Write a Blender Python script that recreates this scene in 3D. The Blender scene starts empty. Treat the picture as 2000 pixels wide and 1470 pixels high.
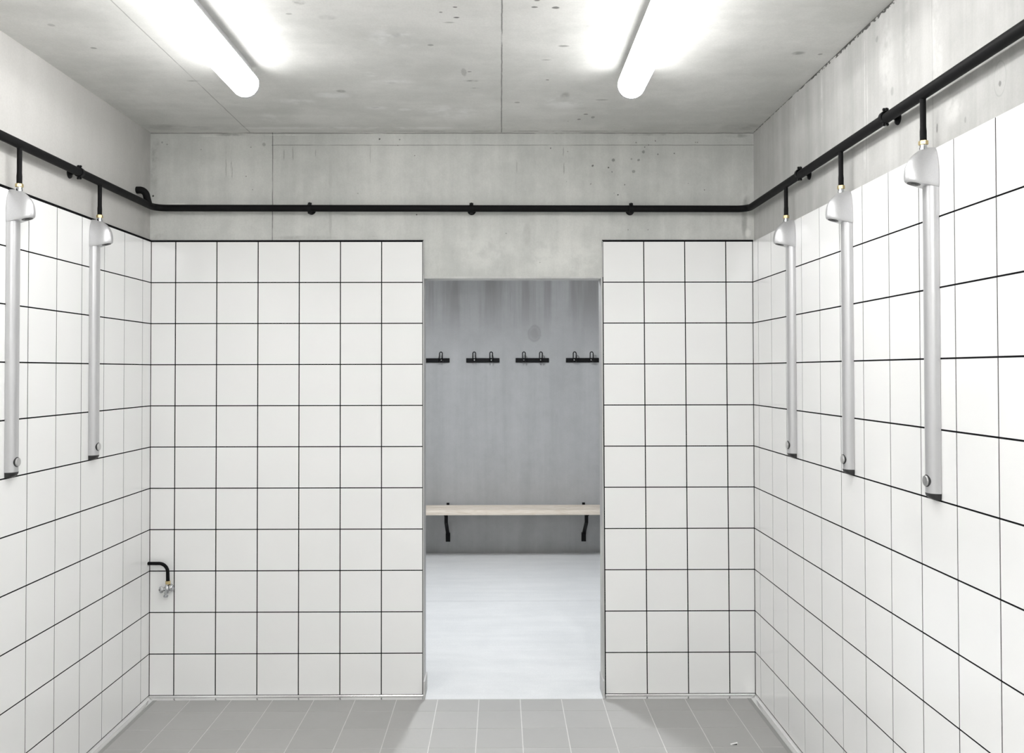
import bpy, bmesh, math, random
from mathutils import Vector, Matrix
random.seed(7)
R = math.radians
PI = math.pi
col = bpy.context.scene.collection
scn = bpy.context.scene

# ------------------------------------------------------------------ camera
CAM = Vector((1.6973, -4.2368, 1.5615))
ya, pi_, ro = -0.0055, 0.0165, -0.0016
def rows():
    c, s = math.cos(ya), math.sin(ya)
    A = Matrix(((c, s, 0), (-s, c, 0), (0, 0, 1)))
    c, s = math.cos(pi_), math.sin(pi_)
    B = Matrix(((1, 0, 0), (0, c, s), (0, -s, c)))
    c, s = math.cos(ro), math.sin(ro)
    D = Matrix(((c, 0, s), (0, 1, 0), (-s, 0, c)))
    return D @ B @ A
M3 = rows().transposed()
right, fwd, up = M3.col[0], M3.col[1], M3.col[2]
cd = bpy.data.cameras.new('camera')
cam = bpy.data.objects.new('camera', cd); col.objects.link(cam)
cam.matrix_world = Matrix(((right.x, up.x, -fwd.x, CAM.x), (right.y, up.y, -fwd.y, CAM.y), (right.z, up.z, -fwd.z, CAM.z), (0, 0, 0, 1)))
cd.sensor_width = 36; cd.sensor_fit = 'HORIZONTAL'
cd.lens = 1702.86 / 2000 * 36
cd.shift_x = (1000 - 987.19) / 2000
cd.shift_y = (695.86 - 735) / 2000
cd.clip_start = 0.02
scn.camera = cam

# ------------------------------------------------------------------ light
w = bpy.data.worlds.new('world'); scn.world = w; w.use_nodes = True
w.node_tree.nodes['Background'].inputs[0].default_value = (0.8, 0.85, 0.9, 1)
w.node_tree.nodes['Background'].inputs[1].default_value = 0.0
LAMP_POWER = 14.5          # emission of the tube diffusers (shower room)
LAMP_POWER_FILL = 20.5     # added fill lamps, out of view over the rear half of the room
LAMP_POWER_CHANGING = 200.0  # emission of the lamp in the changing room
scn.view_settings.view_transform = 'Standard'
scn.view_settings.look = 'None'
scn.view_settings.gamma = 1
scn.view_settings.use_curve_mapping = False
scn.view_settings.exposure = 0.44

# ------------------------------------------------------------------ sizes
W = 2.9278; ZC = 2.7273; FZ = -0.012; YF = -6.6; RC = 0.01   # RC: concrete lies 1 cm behind the tile faces
Z2 = 2.1916; PZ = Z2 / 11; T = 0.0050                        # tile top, row pitch, joint
DX0, DX1, DZ = 1.322, 2.190, 2.018                           # doorway
YT = 0.105                                                     # back of the dividing wall
FAR = 3.33

# ------------------------------------------------------------------ node helpers
class NT:
    def __init__(s, name):
        s.m = bpy.data.materials.new(name); s.m.use_nodes = True
        s.t = s.m.node_tree; s.b = s.t.nodes['Principled BSDF']
        s.tc = s.t.nodes.new('ShaderNodeTexCoord')
        s.sep = None
    def P(s, **k):
        for a, v in k.items():
            s.b.inputs[a.replace('_', ' ')].default_value = v
    def link(s, a, b): s.t.links.new(a, b)
    def put(s, sock, v):
        if isinstance(v, (int, float)): sock.default_value = v
        elif isinstance(v, tuple): sock.default_value = v if len(v) != 3 or sock.type == 'VECTOR' else v + (1,)
        else: s.link(v, sock)
    def ma(s, op, a, b=0.0, c=None, clamp=False):
        n = s.t.nodes.new('ShaderNodeMath'); n.operation = op; n.use_clamp = clamp
        s.put(n.inputs[0], a); s.put(n.inputs[1], b)
        if c is not None: s.put(n.inputs[2], c)
        return n.outputs[0]
    def xyz(s):
        if not s.sep:
            s.sep = s.t.nodes.new('ShaderNodeSeparateXYZ'); s.link(s.tc.outputs['Object'], s.sep.inputs[0])
        return s.sep.outputs
    def vec(s, scale, off=(0, 0, 0)):
        n = s.t.nodes.new('ShaderNodeMapping'); s.link(s.tc.outputs['Object'], n.inputs[0])
        n.inputs['Scale'].default_value = scale; n.inputs['Location'].default_value = off
        return n.outputs[0]
    def noise(s, scale, sc3=(1, 1, 1), detail=6, rough=0.55, off=(0, 0, 0), dist=0.0):
        n = s.t.nodes.new('ShaderNodeTexNoise'); s.link(s.vec(sc3, off), n.inputs['Vector'])
        n.inputs['Scale'].default_value = scale; n.inputs['Detail'].default_value = detail
        n.inputs['Roughness'].default_value = rough; n.inputs['Distortion'].default_value = dist
        return n.outputs[0]
    def vor(s, scale, sc3=(1, 1, 1)):
        n = s.t.nodes.new('ShaderNodeTexVoronoi'); s.link(s.vec(sc3), n.inputs['Vector'])
        n.inputs['Scale'].default_value = scale
        return n.outputs['Distance'], n.outputs['Color']
    def ss(s, v, lo, hi, a=0.0, b=1.0):
        n = s.t.nodes.new('ShaderNodeMapRange'); n.interpolation_type = 'SMOOTHSTEP'
        s.put(n.inputs[0], v)
        for i, q in enumerate((lo, hi, a, b)): n.inputs[i + 1].default_value = q
        return n.outputs[0]
    def mix(s, f, a, b):
        n = s.t.nodes.new('ShaderNodeMix'); n.data_type = 'RGBA'
        s.put(n.inputs[0], f); s.put(n.inputs[6], a); s.put(n.inputs[7], b)
        return n.outputs[2]
    def bump(s, h, strength, dist=0.002):
        n = s.t.nodes.new('ShaderNodeBump'); n.inputs['Strength'].default_value = strength
        n.inputs['Distance'].default_value = dist; s.put(n.inputs['Height'], h)
        s.link(n.outputs[0], s.b.inputs['Normal'])

def simple(name, c, rough=0.5, metal=0.0, spec=0.5, coat=0.0, var=0.0):
    n = NT(name); n.P(Roughness=rough, Metallic=metal, Specular_IOR_Level=spec, Coat_Weight=coat)
    n.P(Base_Color=tuple(c) + (1,))
    f = n.noise(40, detail=3)
    n.link(n.mix(f, tuple(x * (1 - var) for x in c), tuple(min(1, x * (1 + var)) for x in c)), n.b.inputs['Base Color'])
    return n.m

def concrete(name, dark, light, streak=(9, 9, .55), sw=.5, off=(0, 0, 0), joints=(), spots=(), pores=.5,
             blotch=1.3, pale=(), rough=.62, extra=None, spec=.4, cont=1.0):
    """joints: (axis, position, half width, strength, lo, hi, axis2); spots: (ax,ay,u,v,ru,rv,strength)"""
    n = NT(name); n.P(Roughness=rough, Specular_IOR_Level=spec)
    X = n.xyz()
    a = n.noise(blotch, detail=7, off=off, dist=.4)
    b = n.noise(1.0, streak, detail=6, rough=.62, off=off)
    c = n.noise(9, detail=8, rough=.65, off=off)
    f = n.ma('ADD', n.ma('MULTIPLY', a, 1.0 - sw), n.ma('MULTIPLY', b, sw))
    f = n.ma('ADD', n.ma('MULTIPLY', f, .72), n.ma('MULTIPLY', c, .28))
    f = n.ss(f, .5 - .17 / cont, .5 + .17 / cont)
    base = n.mix(f, dark, light)
    # fine grain
    g = n.noise(160, detail=3)
    base = n.mix(n.ss(g, .3, .75, 0, .10), base, (.25, .25, .24))
    # small blowholes
    d, cc = n.vor(7.0)
    sc = n.t.nodes.new('ShaderNodeSeparateColor'); n.link(cc, sc.inputs[0])
    pick = n.ma('LESS_THAN', sc.outputs[0], pores * .35)
    sz = n.ma('MULTIPLY_ADD', sc.outputs[1], .022, .008)
    pm = n.ma('MULTIPLY', n.ma('LESS_THAN', n.ma('SUBTRACT', d, sz), 0.0), pick)
    base = n.mix(n.ma('MULTIPLY', pm, .75), base, (.05, .05, .045))
    wob = n.ma('SUBTRACT', n.noise(14, detail=5, off=(3, 3, 3)), .5)
    brk = n.noise(5, detail=6, off=(7, 1, 4))
    for ax, p, hw, st, lo, hi, ax2 in joints:
        dd = n.ma('ABSOLUTE', n.ma('SUBTRACT', n.ma('ADD', X[ax], n.ma('MULTIPLY', wob, hw * 2.2)), p))
        m = n.ss(dd, hw * .6, hw * 1.4, 1, 0)
        m = n.ma('MULTIPLY', m, n.ss(brk, .32, .52, .35, 1))
        # pale or dark halo beside the joint
        halo = n.ma('MULTIPLY', n.ss(dd, 0, .05, .35, 0), n.ss(c, .45, .6))
        if ax2 is not None:
            q = n.ma('MULTIPLY', n.ma('GREATER_THAN', X[ax2], lo), n.ma('LESS_THAN', X[ax2], hi))
            m = n.ma('MULTIPLY', m, q); halo = n.ma('MULTIPLY', halo, q)
        base = n.mix(n.ma('MULTIPLY', halo, st * .5), base, tuple(x * .6 for x in dark))
        base = n.mix(n.ma('MULTIPLY', m, st), base, (.09, .09, .085))
    wx = n.ma('MULTIPLY', n.ma('SUBTRACT', n.noise(60, detail=3), .5), .006)
    for ax, ay, u, v, ru, rv, st in spots:
        du = n.ma('DIVIDE', n.ma('ADD', n.ma('SUBTRACT', X[ax], u), wx), ru)
        dv = n.ma('DIVIDE', n.ma('ADD', n.ma('SUBTRACT', X[ay], v), wx), rv)
        r2 = n.ma('ADD', n.ma('MULTIPLY', du, du), n.ma('MULTIPLY', dv, dv))
        big = st < 0 or ru > .016 or rv > .05
        m = n.ss(r2, 0 if big else .35, 1.5 if big else 1.1, abs(st) * (1.25 if big else 1), 0)
        if big: m = n.ma('MULTIPLY', m, n.ss(c, .40, .58, .1, 1))
        base = n.mix(m, base, (.06, .06, .055) if st > 0 else tuple(min(.9, x * 1.25) for x in light))
    if extra: base = extra(n, base, X, c, b)
    n.link(base, n.b.inputs['Base Color'])
    n.link(n.ss(c, .3, .7, rough - .08, rough + .12), n.b.inputs['Roughness'])
    h = n.ma('ADD', n.ma('MULTIPLY', c, .6), n.ma('MULTIPLY', a, 1.5))
    n.bump(h, .25, .004)
    return n.m

def bx(px): return 1.6973 + (px - 977.8) * 4.247 / 1702.9
def bz(py): return 1.5615 + (723.9 - py) * 4.247 / 1702.9

# ------------------------------------------------------------------ materials
backspots = []
for px, py, r, st in [(1199.5, 311, 3.4, .55), (1258.5, 295, 3.2, .5), (1239, 333.5, 3.4, .45), (1249, 311, 2.6, .5), (1235, 309, 2.0, .4),
                      (1159, 322, 2.0, .8), (1189.5, 326, 1.7, .9), (1196.5, 334.5, 1.2, .9), (1287, 299.5, 1.8, .55), (1244.5, 276.5, 2, .45),
                      (1282, 273.5, 1.3, .9), (1269, 281, 1.1, .8), (1261.5, 285, 1.1, .8), (1361, 276, 1, .8), (1365, 276, 1, .8), (1319, 298, 1.2, .9),
                      (1208, 379.5, 1.4, .95), (1201, 375.5, .9, .6), (1221.5, 359.5, 1.3, .7), (1155, 358, 1.4, .5), (1378, 370, 1.3, .7), (1346, 357, 1, .6),
                      (1076.5, 287.5, 1.3, .8), (1110, 294, 1.1, .6), (741, 269.5, 1.8, .9), (780.5, 270.5, 1.5, .6), (777, 282, 1.1, .7), (299, 381, 2.0, 1.),
                      (814, 418, 1.5, .95), (480, 343, 1.2, .7), (493, 369, 1.1, .7), (489.5, 285.5, 1.2, .6), (325.5, 280, 1.1, .8), (515, 280, 4, .35),
                      (316, 276, 2.2, .4), (392, 290, 1.2, .5), (699, 376, 1.5, .4), (810, 302, 1.2, .6), (1228, 448, 1.2, .6), (1267, 448, 1.1, .5), (989, 455, 1.5, .5), (1055, 512, 1.2, .7)]:
    backspots.append((0, 2, bx(px), bz(py), r * .0026, r * .0026, st))
# long narrow stains and scratches
for px, py, ru, rv, st in [(441, 320, 1.4, 40, .22), (451, 308, 1.1, 24, .35), (453, 335, 1.1, 14, .3), (554, 300, 1.2, 12, .3), (571.5, 298, 1.4, 16, .3),
                           (616, 297, 1, 8, .3), (723, 300, 1.2, 20, .18), (1101.5, 294, 1.1, 10, .4), (1102.5, 328, 1.1, 13, .4), (1010, 325, 1.1, 14, .25),
                           (596, 463, 60, 4.2, .20), (725, 460.5, 12, 1.2, .22), (305, 300, 10, 30, .32), (300, 350, 8, 40, .22), (314, 462, 14, 8, .25),
                           (1459, 350, 5, 26, .25), (1456, 430, 6, 40, .30), (1462, 395, 7, 14, .35), (1440, 263, 26, 4, .35), (1250, 261, 90, 2.0, .25),
                           (1080, 258.5, 60, 1.3, .35), (450, 261, 30, 2.5, .3), (645, 420, 3.4, 46, .16), (645, 345, 4, 60, .10), (1030, 458, 8, 26, .14)]:
    backspots.append((0, 2, bx(px), bz(py), ru * .0025, rv * .0025, st))
for px, py, ru, rv in [(405, 263.5, 20, 1.4), (550, 261.5, 60, .9), (345, 397, 20, 2), (1463, 455, 6, 9), (1100, 500, 90, 34), (950, 490, 60, 40)]:
    backspots.append((0, 2, bx(px), bz(py), ru * .0025, rv * .0025, -.5 if ru < 65 and rv < 30 else -.18))
M_back = concrete('concrete_back', (.50, .51, .49), (.71, .71, .68), (9, 9, .7), .45, (1.7, 0, 3.1),
                  joints=[(0, bx(532), .0022, .75, 2.1, 3, 2), (2, bz(281.5), .0018, .55, bx(530), 4, 0), (2, bz(258), .0025, .65, -9, 9, 0)],
                  spots=backspots, pores=.45)

def cz(px, py):   # pixel on the ceiling -> world x, y
    z = ZC
    vx = (px - 987.19) / 1702.86; vz = -(py - 695.86) / 1702.86
    d = right * vx + fwd + up * vz
    t = (z - CAM.z) / d.z
    p = CAM + d * t
    return p.x, p.y
cs = []
for px, py, ru, rv, st in [(774, 68, .018, .03, .45), (583, 4, .02, .02, .5), (889, 14, .008, .006, .8), (891, 34, .012, .006, .85), (877, 44, .02, .006, .4), (861, 24, .007, .006, .6), (841, 88, .012, .01, .5),
                           (765, 162, .022, .014, .35), (666, 178, .02, .02, .4), (733, 210, .02, .012, .3), (639, 34, .03, .02, .25), (1049, 1, .01, .006, .8), (1044, 14, .012, .007, .8), (1085, 15, .014, .01, .8),
                           (1103, 190, .022, .07, .35), (1103, 197, .05, .006, .4), (1144, 223, .012, .01, .65), (1131, 233, .01, .012, .6), (1158, 229, .01, .02, .5), (1176, 195, .03, .01, .3), (1010, 200, .014, .012, .4),
                           (920, 158, .03, .012, .5), (906, 141, .012, .05, .3), (917, 140, .01, .006, .6), (1069, 156, .008, .005, .8), (1101, 90, .02, .01, .45), (1148, 51, .02, .008, .35), (1067, 117, .02, .006, .35),
                           (564, 27, .012, .008, .4), (1559, 104, .025, .02, .4), (1602, 106, .01, .01, .45), (395, 250, .06, .03, .22), (460, 200, .02, .02, .2), (380, 158, .03, .01, .35), (183, 94, .012, .01, .5), (100, 49, .014, .014, .3),
                           (928, 172, .02, .008, .35), (1147, 212, .06, .02, .12), (1450, 248, .1, .06, .2), (320, 248, .12, .05, .25), (980, 256, 1.0, .010, .35)]:
    x, y = cz(px, py); cs.append((0, 1, x, y, ru, rv, st))
for px, py, ru, rv in [(770, 75, .09, .09), (735, 211, .05, .03), (790, 214, .03, .02), (650, 186, .08, .04), (725, 145, .03, .03), (765, 160, .09, .03), (880, 220, .12, .12), (577, 198, .1, .04), (527, 232, .05, .08), (1100, 200, .09, .09), (700, 250, 1.0, .02)]:
    x, y = cz(px, py); cs.append((0, 1, x, y, ru, rv, -.35))
M_ceil = concrete('concrete_ceiling', (.60, .60, .575), (.76, .755, .73), (1.0, 6, 1), .35, (5.2, 2.2, 0),
                  joints=[(0, .474, .0022, .5, -9, 9, 1), (0, 1.703, .0024, .75, -9, 9, 1), (1, -2.75, .002, .6, -9, 9, 0)], spots=cs, pores=.35, blotch=1.9, cont=1.35)

def rw(px, py):   # pixel on the right-hand concrete -> y, z
    d = 1702.86 * (W + RC - CAM.x) / (px - 977.8)
    return CAM.y + d, 1.5615 + (723.9 - py) * d / 1702.86
rs = []
for px, py, ru, rv, st in [(1837, 248, .006, .016, .7), (1962, 160, .006, .008, .6), (1720, 72, .012, .012, .3), (1749, 175, .012, .016, .25), (1893, 232, .006, .01, .3)]:
    y, z = rw(px, py); rs.append((1, 2, y, z, ru, rv, st))
for px, py, ru, rv in [(1694, 302, .012, .05), (1700, 230, .004, .2), (1695, 180, .004, .25), (1610, 200, .012, .10), (1738, 110, .05, .12), (1870, 210, .05, .04), (1560, 215, .03, .05), (1838, 60, .03, .3), (1780, 90, .02, .2)]:
    y, z = rw(px, py); rs.append((1, 2, y, z, ru, rv, -.4))
jy = rw(1829, 100)[0]
def crack(n, base, X, c, b):
    # black gap right under the ceiling, broken up along its length
    e = n.noise(30, (1, 1, 2), detail=6, rough=.7, off=(2, 2, 2))
    top = n.ma('SUBTRACT', ZC, X[2])
    wdt = n.ma('MULTIPLY', n.ss(X[1], -1.1, -.45, .013, .004), n.ss(e, .42, .56, .15, 1))
    m = n.ma('LESS_THAN', top, wdt)
    base = n.mix(n.ma('MULTIPLY', m, .92), base, (.02, .02, .018))
    ring = n.ma('ADD', n.ma('POWER', n.ma('SUBTRACT', X[1], rw(1962, 150)[0]), 2.0), n.ma('POWER', n.ma('MULTIPLY', n.ma('SUBTRACT', X[2], rw(1962, 150)[1]), .6), 2.0))
    m = n.ss(n.ma('ABSOLUTE', n.ma('SUBTRACT', n.ma('SQRT', ring), .026)), .0006, .002, .25, 0)
    return n.mix(m, base, (.2, .2, .19))
M_right = concrete('concrete_right', (.37, .37, .355), (.56, .555, .54), (9, 9, .5), .62, (0.4, 9, 1.5),
                   joints=[(1, jy, .003, .22, -9, 9, 2)], spots=rs, pores=.2, extra=crack)
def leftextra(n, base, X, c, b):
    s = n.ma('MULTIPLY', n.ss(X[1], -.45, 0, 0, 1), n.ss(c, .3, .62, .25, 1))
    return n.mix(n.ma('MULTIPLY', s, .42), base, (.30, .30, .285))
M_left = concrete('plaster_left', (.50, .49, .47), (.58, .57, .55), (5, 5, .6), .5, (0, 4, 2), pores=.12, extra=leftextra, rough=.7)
def farextra(n, base, X, c, b):
    # faint ring shaped stain above the hooks
    r = n.ma('SQRT', n.ma('ADD', n.ma('POWER', n.ma('SUBTRACT', X[0], 1.990), 2.0), n.ma('POWER', n.ma('MULTIPLY', n.ma('SUBTRACT', X[2], 1.885), .8), 2.0)))
    r = n.ma('ADD', r, n.ma('MULTIPLY', n.ma('SUBTRACT', c, .5), .03))
    base = n.mix(n.ss(r, .02, .07, .40, 0), base, (.16, .16, .15))
    base = n.mix(n.ss(n.ma('ABSOLUTE', n.ma('SUBTRACT', r, .052)), .002, .012, .18, 0), base, (.14, .14, .13))
    # painted shade above the light from the doorway: streaky, darker towards the top
    t = n.ma('MULTIPLY', n.ss(X[2], 1.6, 2.3, 0, 1), n.ss(b, .36, .6, .3, 1))
    base = n.mix(n.ma('MULTIPLY', t, .8), base, (.18, .175, .175))
    return base
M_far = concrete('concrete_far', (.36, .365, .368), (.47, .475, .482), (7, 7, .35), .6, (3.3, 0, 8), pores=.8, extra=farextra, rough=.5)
M_jamb = concrete('concrete_jamb', (.48, .48, .47), (.64, .64, .63), pores=.2)
M_dfloor = concrete('screed', (.72, .735, .75), (.84, .85, .862), (1.2, 9, 1), .5, (1, 1, 0), joints=[(1, 1.75, .0016, .55, -9, 9, 0)], pores=.05, rough=.42, spec=.5)
M_dceil = concrete('concrete_changing_ceiling', (.4, .4, .39), (.55, .55, .53))

def tile_mat():
    n = NT('white_glazed_tile'); n.P(Roughness=.11, Specular_IOR_Level=.5)
    a = n.noise(2.2, detail=3)
    n.link(n.mix(a, (.885, .885, .88), (.915, .915, .91)), n.b.inputs['Base Color'])
    n.bump(n.noise(7, detail=2), .05, .004)
    return n.m
M_tile = tile_mat()
M_grout = simple('black_grout', (.007, .007, .008), .9, spec=.05, var=.3)
def ftile():
    n = NT('grey_porcelain'); n.P(Roughness=.5)
    geo = n.t.nodes.new('ShaderNodeNewGeometry')
    a = n.noise(5, detail=7); b = n.noise(60, detail=4)
    f = n.ma('ADD', n.ma('MULTIPLY', a, .5), n.ma('MULTIPLY', geo.outputs['Random Per Island'], .5))
    base = n.mix(f, (.385, .382, .374), (.445, .442, .433))
    base = n.mix(n.ss(b, .4, .7, 0, .15), base, (.38, .38, .37))
    n.link(base, n.b.inputs['Base Color'])
    n.link(n.ss(a, .3, .7, .42, .58), n.b.inputs['Roughness'])
    return n.m
M_ftile = ftile()
M_fgrout = simple('light_floor_grout', (.68, .67, .655), .8, var=.12)
M_alu = simple('polished_aluminium', (.80, .80, .80), .22, 1.0)
M_trim = simple('grey_edge_profile', (.50, .50, .50), .45, .3)
M_seal = simple('grey_sealant', (.34, .34, .33), .6)
def bead(n_):
    n = NT(n_); n.P(Roughness=.34, Metallic=.55, Specular_IOR_Level=.5)
    g = n.noise(300, detail=2)
    n.link(n.mix(g, (.50, .50, .51), (.58, .58, .59)), n.b.inputs['Base Color']); return n.m
M_silver = bead('satin_silver_paint')
M_column = simple('anodised_column', (.56, .56, .57), .36, .55, var=.02)
M_black = simple('black_pipe_paint', (.005, .005, .0055), .6, spec=.14, var=.3)
M_rubber = simple('black_plastic', (.02, .02, .021), .45)
M_brass = simple('brass', (.62, .50, .27), .35, .85)
M_chrome = simple('chrome', (.55, .56, .58), .12, 1.0)
M_steel = simple('brushed_steel_button', (.55, .55, .55), .3, .9)
M_bsteel = simple('black_coated_steel', (.005, .005, .006), .45, spec=.15)
M_white = simple('white_plastic', (.85, .85, .84), .4)
def wood():
    n = NT('pale_birch'); n.P(Roughness=.5)
    g = n.noise(6, (1.2, 10, 26), detail=6, rough=.6, dist=1.2)
    n.link(n.mix(n.ss(g, .35, .68), (.90, .82, .73), (.74, .64, .52)), n.b.inputs['Base Color'])
    return n.m
M_wood = wood()
def emis(name, c, s):
    n = NT(name); n.P(Roughness=.4)
    n.P(Base_Color=(.9, .9, .9, 1), Emission_Color=c + (1,), Emission_Strength=s); return n.m
M_lamp = emis('opal_diffuser', (1.0, .998, .992), LAMP_POWER)
M_lamp3 = emis('opal_diffuser_fill', (1.0, .998, .992), LAMP_POWER_FILL)  # brighter diffuser for the added fill lamps
M_lamp2 = emis('cool_opal_diffuser', (.95, .975, 1.0), LAMP_POWER_CHANGING)
M_cap = simple('grey_lamp_end', (.50, .50, .51), .5)

# ------------------------------------------------------------------ mesh helpers
def link(name, bm, mats, parent=None, smooth=False, ang=35, loc=None):
    me = bpy.data.meshes.new(name)
    bmesh.ops.recalc_face_normals(bm, faces=bm.faces)
    bm.to_mesh(me); bm.free()
    for m in (mats if isinstance(mats, (list, tuple)) else [mats]): me.materials.append(m)
    if smooth:
        me.shade_smooth(); me.set_sharp_from_angle(angle=R(ang))
    o = bpy.data.objects.new(name, me); col.objects.link(o)
    if parent: o.parent = parent
    if loc: o.location = loc
    return o
def box(bm, x0, x1, y0, y1, z0, z1, mi=0, skew=None):
    vs = [bm.verts.new((x, y, z)) for z in (z0, z1) for y in (y0, y1) for x in (x0, x1)]
    fs = []
    for q in ((0, 2, 3, 1), (4, 5, 7, 6), (0, 1, 5, 4), (2, 6, 7, 3), (0, 4, 6, 2), (1, 3, 7, 5)):
        f = bm.faces.new([vs[i] for i in q]); f.material_index = mi; fs.append(f)
    return vs
def bev(bm, w, seg=2):
    bmesh.ops.bevel(bm, geom=list(bm.edges), offset=w, segments=seg, profile=.5, affect='EDGES')
def lathe(bm, prof, M=Matrix(), seg=32, mi=0):
    """prof: (r, h) along local z"""
    rings = []
    for r, h in prof:
        if r < 1e-6: rings.append([bm.verts.new(M @ Vector((0, 0, h)))])
        else: rings.append([bm.verts.new(M @ Vector((r * math.cos(2 * PI * k / seg), r * math.sin(2 * PI * k / seg), h))) for k in range(seg)])
    for a, b in zip(rings, rings[1:]):
        for k in range(seg):
            k2 = (k + 1) % seg
            if len(a) == 1 and len(b) == 1: continue
            if len(a) == 1: f = bm.faces.new([a[0], b[k], b[k2]])
            elif len(b) == 1: f = bm.faces.new([a[k], b[0], a[k2]])
            else: f = bm.faces.new([a[k], b[k], b[k2], a[k2]])
            f.material_index = mi
    for g in (rings[0], rings[-1]):
        if len(g) > 1: bm.faces.new(g).material_index = mi
def axis(p, d):
    d = Vector(d).normalized()
    return Matrix.Translation(Vector(p)) @ d.to_track_quat('Z', 'Y').to_matrix().to_4x4()
def round_path(pts, rad, n=8):
    pts = [Vector(p) for p in pts]; out = [pts[0]]
    for i in range(1, len(pts) - 1):
        r = rad[i] if isinstance(rad, (list, tuple)) else rad
        a = (pts[i - 1] - pts[i]).normalized(); b = (pts[i + 1] - pts[i]).normalized()
        th = a.angle(b); t = r / math.tan(th / 2)
        p0, p1 = pts[i] + a * t, pts[i] + b * t
        c = pts[i] + (a + b).normalized() * (r / math.sin(th / 2))
        u, v = p0 - c, p1 - c
        an = u.angle(v)
        for k in range(n + 1):
            s = k / n
            out.append(c + (u * math.sin((1 - s) * an) + v * math.sin(s * an)) / math.sin(an))
    out.append(pts[-1]); return out
def tube(bm, pts, r, seg=20, caps=True, closed=False, mi=0):
    pts = [Vector(p) for p in pts]; n = len(pts)
    rr = r if isinstance(r, (list, tuple)) else [r] * n
    t0 = (pts[1] - pts[0]).normalized()
    nrm = t0.orthogonal().normalized(); rings = []; pt = t0
    for i, p in enumerate(pts):
        if closed: t = (pts[(i + 1) % n] - pts[i - 1]).normalized()
        elif i == 0: t = t0
        elif i == n - 1: t = (pts[i] - pts[i - 1]).normalized()
        else: t = ((pts[i + 1] - pts[i]).normalized() + (pts[i] - pts[i - 1]).normalized()).normalized()
        nrm = (pt.rotation_difference(t) @ nrm); nrm = (nrm - t * nrm.dot(t)).normalized(); pt = t
        b = t.cross(nrm)
        rings.append([bm.verts.new(p + (nrm * math.cos(2 * PI * k / seg) + b * math.sin(2 * PI * k / seg)) * rr[i]) for k in range(seg)])
    m = n if closed else n - 1
    for i in range(m):
        a, b = rings[i], rings[(i + 1) % n]
        for k in range(seg):
            bm.faces.new([a[k], a[(k + 1) % seg], b[(k + 1) % seg], b[k]]).material_index = mi
    if caps and not closed:
        bm.faces.new(rings[0]).material_index = mi; bm.faces.new(rings[-1][::-1]).material_index = mi
def prism(bm, poly, d0, d1, f, mi=0):
    """poly of 2D points, extruded between d0 and d1; f(u,v,d) -> xyz"""
    a = [bm.verts.new(f(u, v, d0)) for u, v in poly]; b = [bm.verts.new(f(u, v, d1)) for u, v in poly]
    n = len(poly)
    for k in range(n): bm.faces.new([a[k], a[(k + 1) % n], b[(k + 1) % n], b[k]]).material_index = mi
    bm.faces.new(a[::-1]).material_index = mi; bm.faces.new(b).material_index = mi
def new(): return bmesh.new()
def thing(name, label, cat, loc=(0, 0, 0), group=None, rz=0):
    o = bpy.data.objects.new(name, None); col.objects.link(o); o.empty_display_size = .05
    o.location = loc; o.rotation_euler.z = rz
    o['label'] = label; o['category'] = cat
    if group: o['group'] = group
    return o
def struct(o, label=None):
    if o.parent is None: o['kind'] = 'structure'
    if label: o['label'] = label; o['category'] = 'setting'
    return o
def dup(root, loc, rz=0, label=None):
    r = root.copy(); col.objects.link(r); r.location = loc; r.rotation_euler = (0, 0, rz)
    if label: r['label'] = label
    for ch in list(root.children):
        c = ch.copy(); col.objects.link(c); c.parent = r
        for g in list(ch.children):
            d = g.copy(); col.objects.link(d); d.parent = c
    return r

# ------------------------------------------------------------------ structure: shower room
bm = new(); box(bm, -.2, W + .2, YF - .12, YT, ZC, ZC + .2); ceil = struct(link('ceiling', bm, M_ceil), 'board-marked grey concrete ceiling of the shower room')
bm = new(); box(bm, -.2, -RC, YF - .12, RC, FZ - .1, ZC + .05); wl = struct(link('wall_left', bm, M_left), 'left wall, pale plaster above white tiles')
bm = new(); box(bm, W + RC, W + .2, YF - .12, RC, FZ - .1, ZC + .05); wr = struct(link('wall_right', bm, M_right), 'right wall, streaked raw concrete above white tiles')
bm = new(); box(bm, -.2, W + .2, YF - .12, YF - RC, FZ - .1, ZC + .05); wf = struct(link('wall_front', bm, M_back), 'concrete wall behind the viewer')
bm = new()
# back wall with doorway (slightly leaning right jamb)
box(bm, -.2, DX0, RC, YT, FZ - .1, ZC + .05)
v = box(bm, DX1, W + .2, RC, YT, FZ - .1, ZC + .05)
box(bm, DX0, DX1, RC, YT, DZ, ZC + .05)
wb = struct(link('wall_back', bm, M_back), 'concrete back wall with a tall doorway, white tiles below')

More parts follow.
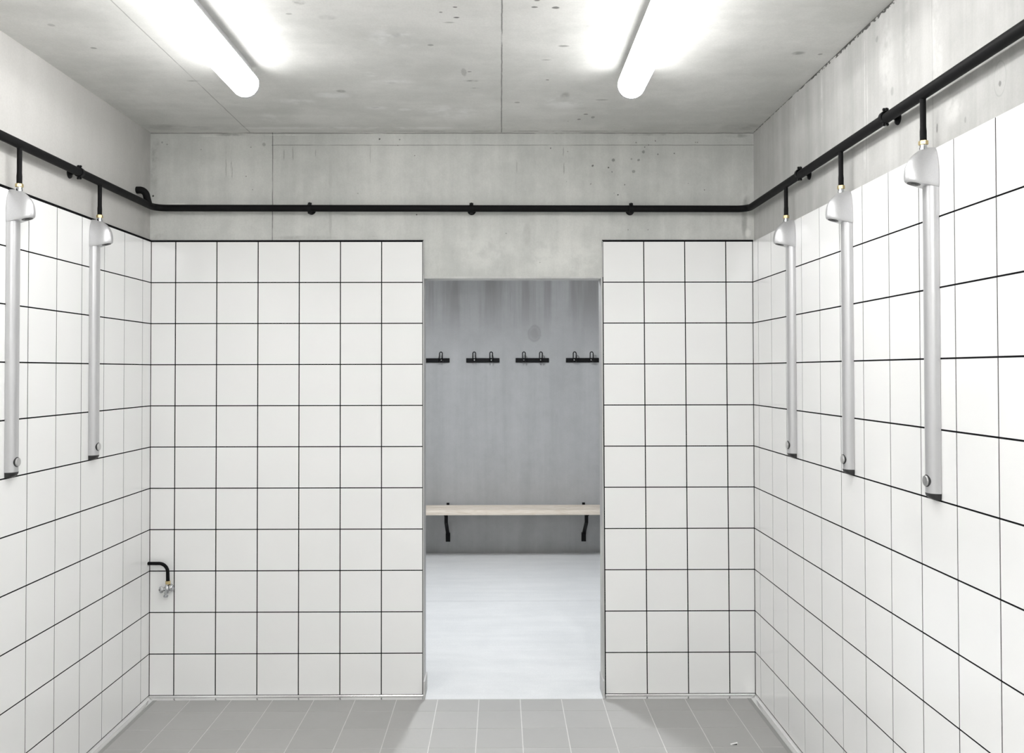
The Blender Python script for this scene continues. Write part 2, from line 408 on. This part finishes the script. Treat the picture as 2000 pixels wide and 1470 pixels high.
# tile claddings
def cladding(name, cols, z0, f, parent, top=.004, cap=.007):
    """cols: list of (u0,u1) tile columns along the wall; f(u, depth, z) -> xyz; depth 0 = tile face, positive into wall"""
    bm = new()
    nr = 11
    lo = min(c[0] for c in cols) - T / 2; hi = max(c[1] for c in cols) + T / 2
    def bx6(u0, u1, d0, d1, za, zb, mi, tilt=(0, 0, 0, 0), ta=0, tb=0):
        vs = []
        for z, tt in ((za, ta), (zb, tb)):
            for d in (d0, d1):
                for u in (u0, u1):
                    vs.append(bm.verts.new(f(u, d, z)))
        for q in ((0, 2, 3, 1), (4, 5, 7, 6), (0, 1, 5, 4), (2, 6, 7, 3), (0, 4, 6, 2), (1, 3, 7, 5)):
            bm.faces.new([vs[i] for i in q]).material_index = mi
    bx6(lo, hi, .0012, RC + .002, z0 - .006, Z2 + cap, 1)
    for (u0, u1) in cols:
        for r in range(nr):
            za, zb = r * PZ + T / 2, (r + 1) * PZ - T / 2
            j = random.uniform(-.00012, .00012)
            bx6(u0 + T / 2, u1 - T / 2, j, RC * .9, za, zb, 0)
    return link(name, bm, [M_tile, M_grout], parent)
def lean(x, z): return x + .003 + .008 * (1 - z / 2.0)
cl = [0, .119] + [.119 + .2 * k for k in range(1, 7)]; cl[-1] = DX0 - .003
cladding('tile_cladding', list(zip(cl, cl[1:])), 0, lambda u, d, z: (u, d, z), wb)
cr = [DX1 + .006, 2.393, 2.593, 2.793, W]
def fr(u, d, z):
    if 2.3 < u < 2.88: u = lean(u, z)
    elif u < 2.3: u = u + .006 * (1 - z / 2.0)
    return (u, d, z)
cladding('tile_cladding', list(zip(cr, cr[1:])), 0, fr, wb)
NS = 34
def side(first, n): return [0.0] + [first + .2 * k for k in range(n)]
sl = side(.097, NS); sr = side(.0861, NS)
cladding('tile_cladding', list(zip(sl, sl[1:])), 0, lambda u, d, z: (-d, -u, z), wl, cap=.008)
cladding('tile_cladding', list(zip(sr, sr[1:])), 0, lambda u, d, z: (W + d, -u, z), wr, cap=-T / 2)

# shower floor
bm = new(); box(bm, -.05, W + .05, YF, -.025, FZ - .12, FZ - .001, 1)
P = .1975; x0 = 1.591 - 9 * P; y0 = -.176
xs = [-.0] + [x0 + P * k for k in range(1, 16) if .03 < x0 + P * k < W - .03] + [W]
ys = [-.030] + [y0 - P * k for k in range(34)]
for a, b in zip(xs, xs[1:]):
    for c, d in zip(ys, ys[1:]):
        box(bm, a + .002, b - .002, d + .002, c - .002, FZ - .01, FZ, 0)
fl = struct(link('floor', bm, [M_ftile, M_fgrout]), 'matt grey square floor tiles with light joints')

# floor profiles
prof = [(0.0, 0.0005), (.003, 0.0005), (.006, -.004), (.013, -.0085), (.026, -.0105), (.032, -.0118), (0, -.0118)]
k = 1
def strip(d0, d1, f, mat, pr=prof):
    global k
    bm = new(); prism(bm, pr, d0, d1, f); o = struct(link('trim_%d' % k, bm, mat)); k += 1; return o
strip(.0, DX0 - .001, lambda u, v, d: (d, -u, v), M_alu)['label'] = 'polished cove strip under the tiles left of the doorway'
strip(DX1 + .012, W, lambda u, v, d: (d, -u, v), M_alu)['label'] = 'polished cove strip under the tiles right of the doorway'
strip(YF, 0, lambda u, v, d: (u, d, v), M_alu)['label'] = 'metal cove strip along the foot of the left wall'
strip(YF, 0, lambda u, v, d: (W - u, d, v), M_alu)['label'] = 'metal cove strip along the foot of the right wall'
band = [(.022, -.0118), (.050, -.0113), (.050, -.0119), (.022, -.0119)]
strip(YF, -.03, lambda u, v, d: (u, d, v), M_seal, band); strip(YF, -.03, lambda u, v, d: (W - u, d, v), M_seal, band)
# door edge profiles beside the tiles, head profile, plinths on the reveals
bm = new(); box(bm, DX0 - .0025, DX0 + .003, -.0015, YT + .002, FZ, Z2 + .004 if False else DZ); struct(link('trim_%d' % k, bm, M_trim), 'thin grey edge profile on the left side of the doorway'); k += 1
bm = new(); prism(bm, [(DX1 + .009, FZ), (DX1 + .002, FZ), (DX1 - .003, DZ), (DX1 + .0035, DZ)], -.0015, YT + .002, lambda u, v, d: (u, d, v)); struct(link('trim_%d' % k, bm, M_trim), 'thin grey edge profile on the right side of the doorway'); k += 1
bm = new(); box(bm, DX0 - .0025, DX0, -.001, RC, DZ, Z2 + .002); struct(link('trim_%d' % k, bm, M_trim)); k += 1
bm = new(); box(bm, DX1 + .003, DX1 + .0055, -.001, RC, DZ, Z2 + .002); struct(link('trim_%d' % k, bm, M_trim)); k += 1
bm = new(); box(bm, DX0, DX1, RC - .002, YT + .002, DZ - .006, DZ + .003); struct(link('trim_%d' % k, bm, M_jamb), 'pale plaster edge along the door head'); k += 1
bm = new(); box(bm, DX0 + .003, DX0 + .010, -.03, YT, FZ, FZ + .085); struct(link('trim_%d' % k, bm, M_jamb)); k += 1
bm = new(); box(bm, DX1 - .004, DX1 + .005, -.03, YT, FZ, FZ + .085); struct(link('trim_%d' % k, bm, M_jamb)); k += 1

# ------------------------------------------------------------------ structure: changing room
XA, XB = -2.6, 6.0
bm = new(); box(bm, XA, XB, -.026, FAR + .1, FZ - .12, FZ + .0005)
struct(link('floor', bm, M_dfloor), 'pale polished screed floor of the changing room')
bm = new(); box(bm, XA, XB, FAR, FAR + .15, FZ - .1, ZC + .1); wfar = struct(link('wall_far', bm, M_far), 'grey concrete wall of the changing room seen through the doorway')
bm = new(); box(bm, XA - .15, XA, YT - .1, FAR + .15, FZ - .1, ZC + .1); struct(link('wall_far_left', bm, M_far))
bm = new(); box(bm, XB, XB + .15, YT - .1, FAR + .15, FZ - .1, ZC + .1); struct(link('wall_far_right', bm, M_far))
bm = new(); box(bm, XA, -.2, RC, YT, FZ - .1, ZC + .1); box(bm, W + .2, XB, RC, YT, FZ - .1, ZC + .1); struct(link('wall_near', bm, M_far))
bm = new(); box(bm, XA - .1, XB + .1, YT, FAR + .1, ZC, ZC + .2); struct(link('ceiling', bm, M_dceil))

# ------------------------------------------------------------------ ceiling lamps (origin: lamp axis, far end of diffuser)
def lamp(loc, label, L=1.5, mat=M_lamp, group='tube lamps on the shower room ceiling'):
    t = thing('ceiling_lamp', label, 'lamp', loc, group)
    r = .0525
    bm = new(); lathe(bm, [(r, 0), (r, L)], axis((0, 0, 0), (0, -1, 0)), 48)
    link('diffuser', bm, mat, t, True)
    bm = new(); arc = [(math.cos(a), math.sin(a)) for a in [R(18 + 144 * q / 20) for q in range(21)]]
    prism(bm, [(x * (r + .0012), z * (r + .0012)) for x, z in arc] + [(x * (r + .0002), z * (r + .0002)) for x, z in arc[::-1]], -L, 0, lambda u, v, d: (u, d, v))
    link('top_shell', bm, M_cap, t)
    for a, s in ((0, 1), (-L, -1)):
        bm = new(); lathe(bm, [(r - .001, 0), (r - .001, .020), (r - .006, .026), (0, .026)], axis((0, a, 0), (0, s, 0)), 48)
        for q in (.9, 1.5, 2.2):
            box(bm, math.sin(q) * .0 + math.cos(-q) * (r - .001) - .002, math.cos(-q) * (r - .001) + .002, *sorted((a + s * .002, a + s * .018)), -math.sin(q) * (r) - .0008, -math.sin(q) * (r) + .003)
        link('end_cap', bm, M_cap, t, True)
    bm = new(); box(bm, -.028, .028, -L + .01, -.01, .045, ZC - loc[2] + .0)
    link('housing', bm, M_cap, t)
    return t
HL = ZC - .0626
lamp((.7185, -.905, HL), 'glowing round tube lamp on the ceiling, the left one of the two')
lamp((2.204, -.89, HL), 'glowing round tube lamp on the ceiling, the right one of the two')
lamp((1.27, -4.7, HL), 'added unseen fill tube lamp on the rear ceiling, left of the middle', mat=M_lamp3)  # this and the next three: lamps added out of view to even the light
lamp((1.66, -4.7, HL), 'added unseen fill tube lamp on the rear ceiling, right of the middle', mat=M_lamp3)
lamp((1.27, -3.05, HL), 'added unseen fill tube lamp on the ceiling above and left of the viewer', mat=M_lamp3)
lamp((1.66, -3.05, HL), 'added unseen fill tube lamp on the ceiling above and right of the viewer', mat=M_lamp3)
tl = lamp((1.47, 1.75, HL), 'cool white tube lamp on the ceiling of the changing room', .6, M_lamp2, None)

# ------------------------------------------------------------------ water pipe
PZC = 2.350; PR = .0163; PO = .030
wp = thing('water_pipe', 'long black water pipe running round three walls above the tiles', 'pipe', (0, 0, 0))
bm = new()
path = round_path([(PO, YF + .02, PZC), (PO, -PO, PZC), (W - PO, -PO, PZC - .006), (W - PO, YF + .02, PZC)], .055, 10)
tube(bm, path, PR, 24)
link('pipe_run', bm, M_black, wp, True, 50)
LEFT_Y = [-1.216, -.610]; RIGHT_Y = [-1.779, -1.181, -.590]
for x, ys_ in ((PO, LEFT_Y), (W - PO, RIGHT_Y)):
    for y in ys_:
        bm = new(); zt = PZC - PR + .004
        s = -1 if x > 1 else 1
        pts = [(x, y, zt), (x, y, zt - .006), (x, y, 2.25), (x, y, 2.238), (x, y, 2.214), (x, y, 2.211)]
        tube(bm, pts, [.0098, .0083, .0083, .0092, .0090, .0085], 20)
        link('branch_pipe', bm, M_black, wp, True, 50)
bm = new()   # feed elbow out of the left wall near the corner
pp = round_path([(-.0095, -.150, 2.412), (.030, -.150, 2.412), (.034, -.118, 2.352)], [0, .026, 0], 10)
tube(bm, pp, [.0165] * len(pp), 20)
link('feed_elbow', bm, M_black, wp, True, 50)

# pipe clamps: local frame, wall at +y, pipe axis along local x, origin = pipe centre
def clamp():
    t = thing('pipe_clamp', '', 'pipe clamp', (0, 0, 0), 'black clamps holding the water pipe')
    bm = new()
    lathe(bm, [(PR + .0003, -.009), (PR + .0032, -.009), (PR + .0032, .009), (PR + .0003, .009), (PR + .0003, -.009)], axis((0, 0, 0), (1, 0, 0)), 36)
    link('ring', bm, M_bsteel, t, True)
    for s in (1, -1):
        bm = new(); z = s * (PR + .0105)
        box(bm, -.009, .009, -.0035, .0035, *sorted((s * (PR + .0008), z))); bev(bm, .0008, 1)
        link('ear', bm, M_bsteel, t)
        bm = new(); lathe(bm, [(0, -.009), (.0042, -.0085), (.0052, -.004), (.0035, -.0035), (.0035, .0035), (.0052, .004), (.0042, .0085), (0, .009)], axis((0, 0, s * (PR + .007)), (0, 1, 0)), 12)
        link('screw', bm, M_bsteel, t, True)
    bm = new(); lathe(bm, [(.005, PR + .0042), (.005, PO + .000), (.010, PO + .002), (.019, PO + .0055), (.021, PO + RC), (0, PO + RC)], axis((0, 0, -.004), (0, 1, 0)), 24)
    link('wall_plate', bm, M_bsteel, t, True)
    return t
c0 = clamp()
spots = [((PO, -.787, PZC), PI / 2, 'black pipe clamp on the left wall between the two shower fittings'),
         ((bx(605.5) if 0 else .776, -PO, PZC - .0015), 0, 'black pipe clamp on the back wall, left of the doorway'),
         ((1.557, -PO, PZC - .0033), 0, 'black pipe clamp on the back wall above the doorway'),
         ((2.330, -PO, PZC - .0048), 0, 'black pipe clamp on the back wall, right of the doorway'),
         ((W - PO, -.759, PZC), -PI / 2, 'black pipe clamp on the right wall between the two rear showers'),
         ((W - PO, -1.539, PZC), -PI / 2, 'black pipe clamp on the right wall behind the nearest shower')]
for i, (l, rz, lab) in enumerate(spots):
    if i == 0: c0.location = l; c0.rotation_euler.z = rz; c0['label'] = lab
    else: dup(c0, l, rz, lab)

# ------------------------------------------------------------------ shower panels; local: wall plane y=0, room towards -y
def dsec(hw, pr, n=28, e=2.4):
    pts = []
    for k_ in range(n + 1):
        a = PI * k_ / n
        c, s = math.cos(a), math.sin(a)
        pts.append((math.copysign(abs(c) ** (2 / e), c) * hw, -abs(s) ** (2 / e) * pr))
    return pts
def loft(bm, rings, mi=0):
    R_ = [[bm.verts.new(p) for p in r] for r in rings]
    n = len(R_[0])
    for a, b in zip(R_, R_[1:]):
        for k_ in range(n): bm.faces.new([a[k_], a[(k_ + 1) % n], b[(k_ + 1) % n], b[k_]]).material_index = mi
    bm.faces.new(R_[0]).material_index = mi; bm.faces.new(R_[-1][::-1]).material_index = mi
def panel():
    t = thing('shower_panel', '', 'shower', (0, 0, 0), 'wall showers with silver columns')
    zb = 1.216; g = .001
    bm = new(); loft(bm, [[(x, y - g, z) for x, y in dsec(.0272, .0285, e=2.5)] for z in (zb, 2.085)])
    link('column', bm, M_column, t, True, 50)
    bm = new()
    rg = []
    for q in (0, .25, .5, .7, .85, .95, 1.0):
        z = zb - .0185 * q; s = math.sqrt(max(0, 1 - q * q)) * .7 + .3
        rg.append([(x * (1 - .06 * q), y * s - g, z) for x, y in dsec(.0274, .0290, e=2.5)])
    loft(bm, rg); link('bottom_cap', bm, M_rubber, t, True, 60)
    # shower head
    bm = new(); rg = []
    P_ = [(0, .0278, .0805), (.03, .0286, .0832), (.08, .0289, .0840), (.15, .0290, .0842), (.3, .0287, .0828), (.45, .0279, .0798), (.58, .0266, .0752), (.70, .0240, .0682), (.80, .0208, .0592), (.88, .0170, .0500), (.94, .0132, .0420), (.98, .0104, .0370), (1.0, .0092, .0350)]
    for tt, hw, pr in P_:
        r_ = []
        for x, y in dsec(hw * 1.03, pr, 36, 2.25):
            z = 2.0845 + tt * .1065 + (1 - tt) * (-.0085 + .24 * -y)
            r_.append((x, y - g, z))
        rg.append(r_)
    loft(bm, rg); hd = link('shower_head', bm, M_silver, t, True, 40)
    ang = math.atan(.24)
    nd = Vector((0, -math.sin(ang) * -1, -math.cos(ang)))      # outward normal of the underside
    nd = Vector((0, math.sin(ang) * -1, -math.cos(ang)))
    nc = Vector((0, -.0585, 2.076 + .24 * .0585 + .0003))
    bm = new(); lathe(bm, [(.0205, -.001), (.0205, .0006), (.0198, .0011), (.0184, .0011), (.0180, .0004)], axis(nc, nd), 40)
    link('nozzle_ring', bm, M_steel, hd, True)
    bm = new(); lathe(bm, [(.0183, -.001), (.0183, .0012), (.0135, .0019), (.0125, .0014), (.0070, .0015), (.0060, .0026), (0, .0028)], axis(nc, nd), 32)
    link('nozzle', bm, M_rubber, hd, True)
    # push button
    bm = new(); lathe(bm, [(.0172, -.006), (.0172, .0015), (.0160, .0022), (0, .0022)], axis((0, -.0290, 1.2500), (0, -1, 0)), 36)
    pb = link('button_ring', bm, M_rubber, t, True)
    bm = new(); lathe(bm, [(.0152, .0), (.0152, .0050), (.0140, .0064), (.006, .0068), (0, .0069)], axis((0, -.0290, 1.2500), (0, -1, 0)), 36)
    link('button', bm, M_steel, pb, True)
    # neck and nut
    bm = new(); lathe(bm, [(.0108, 2.186), (.0108, 2.192), (.0095, 2.1925), (.0095, 2.202)], Matrix.Translation((0, -PO, 0)), 28)
    link('neck', bm, M_chrome, t, True)
    bm = new(); lathe(bm, [(.0110, 2.1995), (.0132, 2.2008), (.0132, 2.2112), (.0110, 2.2125)], Matrix.Translation((0, -PO, 0)), 6)
    link('union_nut', bm, M_brass, t)
    return t
p0 = panel()
sp = [((W, RIGHT_Y[0], 0), -PI / 2, 'wall shower with silver column on the right wall, the nearest and largest'),
      ((W, RIGHT_Y[1], 0), -PI / 2, 'middle one of the three wall showers on the right wall'),
      ((W, RIGHT_Y[2], 0), -PI / 2, 'wall shower on the right wall, the one nearest the back wall'),
      ((0, LEFT_Y[0], 0), PI / 2, 'wall shower on the left wall, at the left edge of the photo'),
      ((0, LEFT_Y[1], 0), PI / 2, 'wall shower on the left wall, the one nearer the corner')]
for i, (l, rz, lab) in enumerate(sp):
    if i == 0: p0.location = l; p0.rotation_euler.z = rz; p0['label'] = lab
    else: dup(p0, l, rz, lab)

# ------------------------------------------------------------------ hose tap in the left corner
tp = thing('hose_tap', 'small chrome tap on a bent black pipe low in the left corner', 'tap', (0, 0, 0))
bm = new()
pth = round_path([(.0025, -.026, .640), (.0965, -.026, .640), (.0985, -.026, .552)], [0, .042, 0], 12)
tube(bm, pth, [.0080] * (len(pth) - 1) + [.0088], 20)
link('bent_pipe', bm, M_black, tp, True, 50)
bm = new(); lathe(bm, [(.0110, 0), (.0110, .0015), (.0085, .002)], axis((.0005, -.026, .640), (1, 0, 0)), 28); link('wall_rosette', bm, M_white, tp, True)
cx_, cy_ = .0985, -.026
bm = new(); lathe(bm, [(.0105, 0), (.0125, .0012), (.0125, .0145), (.0105, .0157)], Matrix.Translation((cx_, cy_, .541)), 6); link('union_nut', bm, M_brass, tp)
bm = new()
lathe(bm, [(.0085, .542), (.0085, .534), (.0125, .530), (.0145, .520), (.0135, .510), (.0095, .504), (.008, .498)][::-1], Matrix.Translation((cx_ - .004, cy_, 0)), 28)
lathe(bm, [(.0082, -.002), (.0082, .016), (.0115, .018), (.0125, .024)], axis((cx_ - .004, cy_, .519), (-.82, -.5, -.05)), 24)
lathe(bm, [(.0085, -.002), (.0085, .012)], axis((cx_ - .004, cy_, .519), (.85, .25, .15)), 24)
vb = link('valve_body', bm, M_chrome, tp, True)
bm = new()
A = axis((cx_ - .004, cy_, .519), (-.82, -.5, -.05))
prof_ = [(.010, .019), (.0158, .021), (.0165, .030), (.013, .035), (.0045, .036), (.0042, .033)]
lathe(bm, prof_, A, 6)
hn = link('handle', bm, M_chrome, tp, True, 25)
bm = new(); lathe(bm, [(.0045, .0355), (.0045, .0368), (0, .0368)], A, 16); link('handle_hole', bm, M_rubber, hn, True)  # dark hole in the handle, its shade drawn as a black disc
bm = new(); lathe(bm, [(.009, .010), (.0165, .012), (.0180, .017), (.0165, .024), (.010, .030), (0, .031)], axis((cx_ - .004, cy_, .519), (.85, .25, .25)), 28); link('backplate', bm, M_chrome, tp, True)
bm = new(); lathe(bm, [(.0060, .500), (.0055, .488), (.0118, .4865), (.0118, .4825), (.0095, .480), (.0095, .478)][::-1], Matrix.Translation((cx_ - .010, cy_, 0)), 24); link('outlet', bm, M_chrome, tp, True)

# ------------------------------------------------------------------ coat hook rails on the far wall
def fx(px, y=FAR): return 1.6973 + (px - 977.8) * (y - CAM.y) / 1702.9
def fz(py, y=FAR): return 1.5615 + (723.9 - py) * (y - CAM.y) / 1702.9
SC = (FAR - .02 - CAM.y) / 1702.9
def rail():
    t = thing('coat_hook_rail', '', 'coat hooks', (0, 0, 0), 'black double coat hook rails on the far wall')
    hl = 32.6 * SC; hh = 4.3 * SC
    bm = new(); box(bm, -hl, hl, -.012, 0, -hh, hh); bev(bm, .0015, 1)
    link('rail', bm, M_bsteel, t)
    for s in (-1, 1):
        x = s * 16.5 * SC
        bm = new(); w_ = 2.9 * SC
        # one bent wire loop: two legs leave the rail forwards and turn up to a closed round top
        pts = []
        top = 16.0 * SC
        legL = [(-w_, -.012, -.004), (-w_, -.045, -.014), (-w_, -.062, -.004), (-w_ * 1.0, -.066, .020), (-w_ * .95, -.062, top - .012)]
        arc = [(-w_ * .95 * math.cos(a), -.060, top - .012 + .012 * math.sin(a)) for a in [PI * q / 8 for q in range(9)]]
        legR = [(-p_[0], p_[1], p_[2]) for p_ in legL][::-1]
        tube(bm, legL + arc[1:-1] + legR, .0043, 10)
        hk = link('hook', bm, M_bsteel, t, True, 60)
        bm = new(); lathe(bm, [(.0055, 0), (.0055, .002), (0, .0038)], axis((x, -.012, 0.002), (0, -1, 0)), 14); link('screw', bm, M_steel, t, True)
        hk.location.x = x
    return t
r0 = rail()
for i, (a, lab) in enumerate([(845.5, 'black coat hook rail on the far wall, cut off by the left door jamb'),
                              (943, 'black coat hook rail on the far wall, the second from the left in the doorway'),
                              (1039.5, 'black coat hook rail on the far wall, the one below the round stain'),
                              (1138, 'black coat hook rail on the far wall, rightmost in the doorway')]):
    l = (fx(a, FAR - .012), FAR, fz(703.3, FAR - .012))
    if i == 0: r0.location = l; r0['label'] = lab
    else: dup(r0, l, 0, lab)

# ------------------------------------------------------------------ bench
BZ = .410; BX1 = 2.556; BX0 = .35; BF = 2.985; BB = FAR - .05
bn = thing('wall_bench', 'pale wooden slatted bench on black brackets against the far wall', 'bench', (1.7, BF + .15, 0))
off = Vector((-1.7, -(BF + .15), 0))
dw = (BB - BF - .016) / 3
for q in range(3):
    y_ = BF + q * (dw + .008)
    bm = new(); box(bm, BX0, BX1, y_, y_ + dw, BZ - .040, BZ); bev(bm, .003, 2)
    bmesh.ops.translate(bm, verts=bm.verts, vec=off); link('slat', bm, M_wood, bn, True, 40)
def bracket(x, lean_=0):
    bm = new(); hw = .0145
    def f(u, v, d): return (x + d, FAR - u, v)
    th = .008
    # outline (distance from wall, height): bearer under the slats, short drop, diagonal back to the wall foot
    out = [(.0, BZ - .040), (.335, BZ - .040), (.335, BZ - .048), (.255, BZ - .048), (.250, BZ - .12), (.035, .165), (.012, .165), (.012, .088), (0, .088)]
    # upper flat
    prism(bm, [(.0, BZ - .040), (.335, BZ - .040), (.335, BZ - .048), (.0, BZ - .048)], -hw, hw, f)
    prism(bm, [(.262, BZ - .048), (.262, BZ - .118), (.022, .150), (.012, .160), (.250, BZ - .113), (.250, BZ - .048)], -hw, hw, f)
    prism(bm, [(0, .165), (.012, .165), (.012, .088), (0, .088)], -.019, .019, f)
    prism(bm, [(0, BZ - .048), (.008, BZ - .048), (.008, BZ + .012), (0, BZ + .012)], -.012, .012, f)
    bmesh.ops.translate(bm, verts=bm.verts, vec=off)
    return link('bracket', bm, M_bsteel, bn)
bracket(fx(873.5, FAR - .1)); bracket(fx(1141, FAR - .1)); bracket(.55)

# ------------------------------------------------------------------ tile wedge left on the floor
wx_, wy_ = 2.678, -.545
tw = thing('tile_wedge', 'tiny white plastic tile wedge lying on the grey floor tiles', 'wedge', (wx_, wy_, FZ))
bm = new()
prism(bm, [(-.0155, 0), (.014, 0), (.014, .0085), (-.0155, .0015)], -.005, .005, lambda u, v, d: (u, d, v)); bev(bm, .0006, 1)
link('wedge_body', bm, M_white, tw, True)
bm = new(); prism(bm, [(-.009, .0002), (.011, .0002), (.011, .0052), (-.009, .0014)], -.0056, -.0051, lambda u, v, d: (u, d, v))
link('wedge_recess', bm, M_rubber, tw)
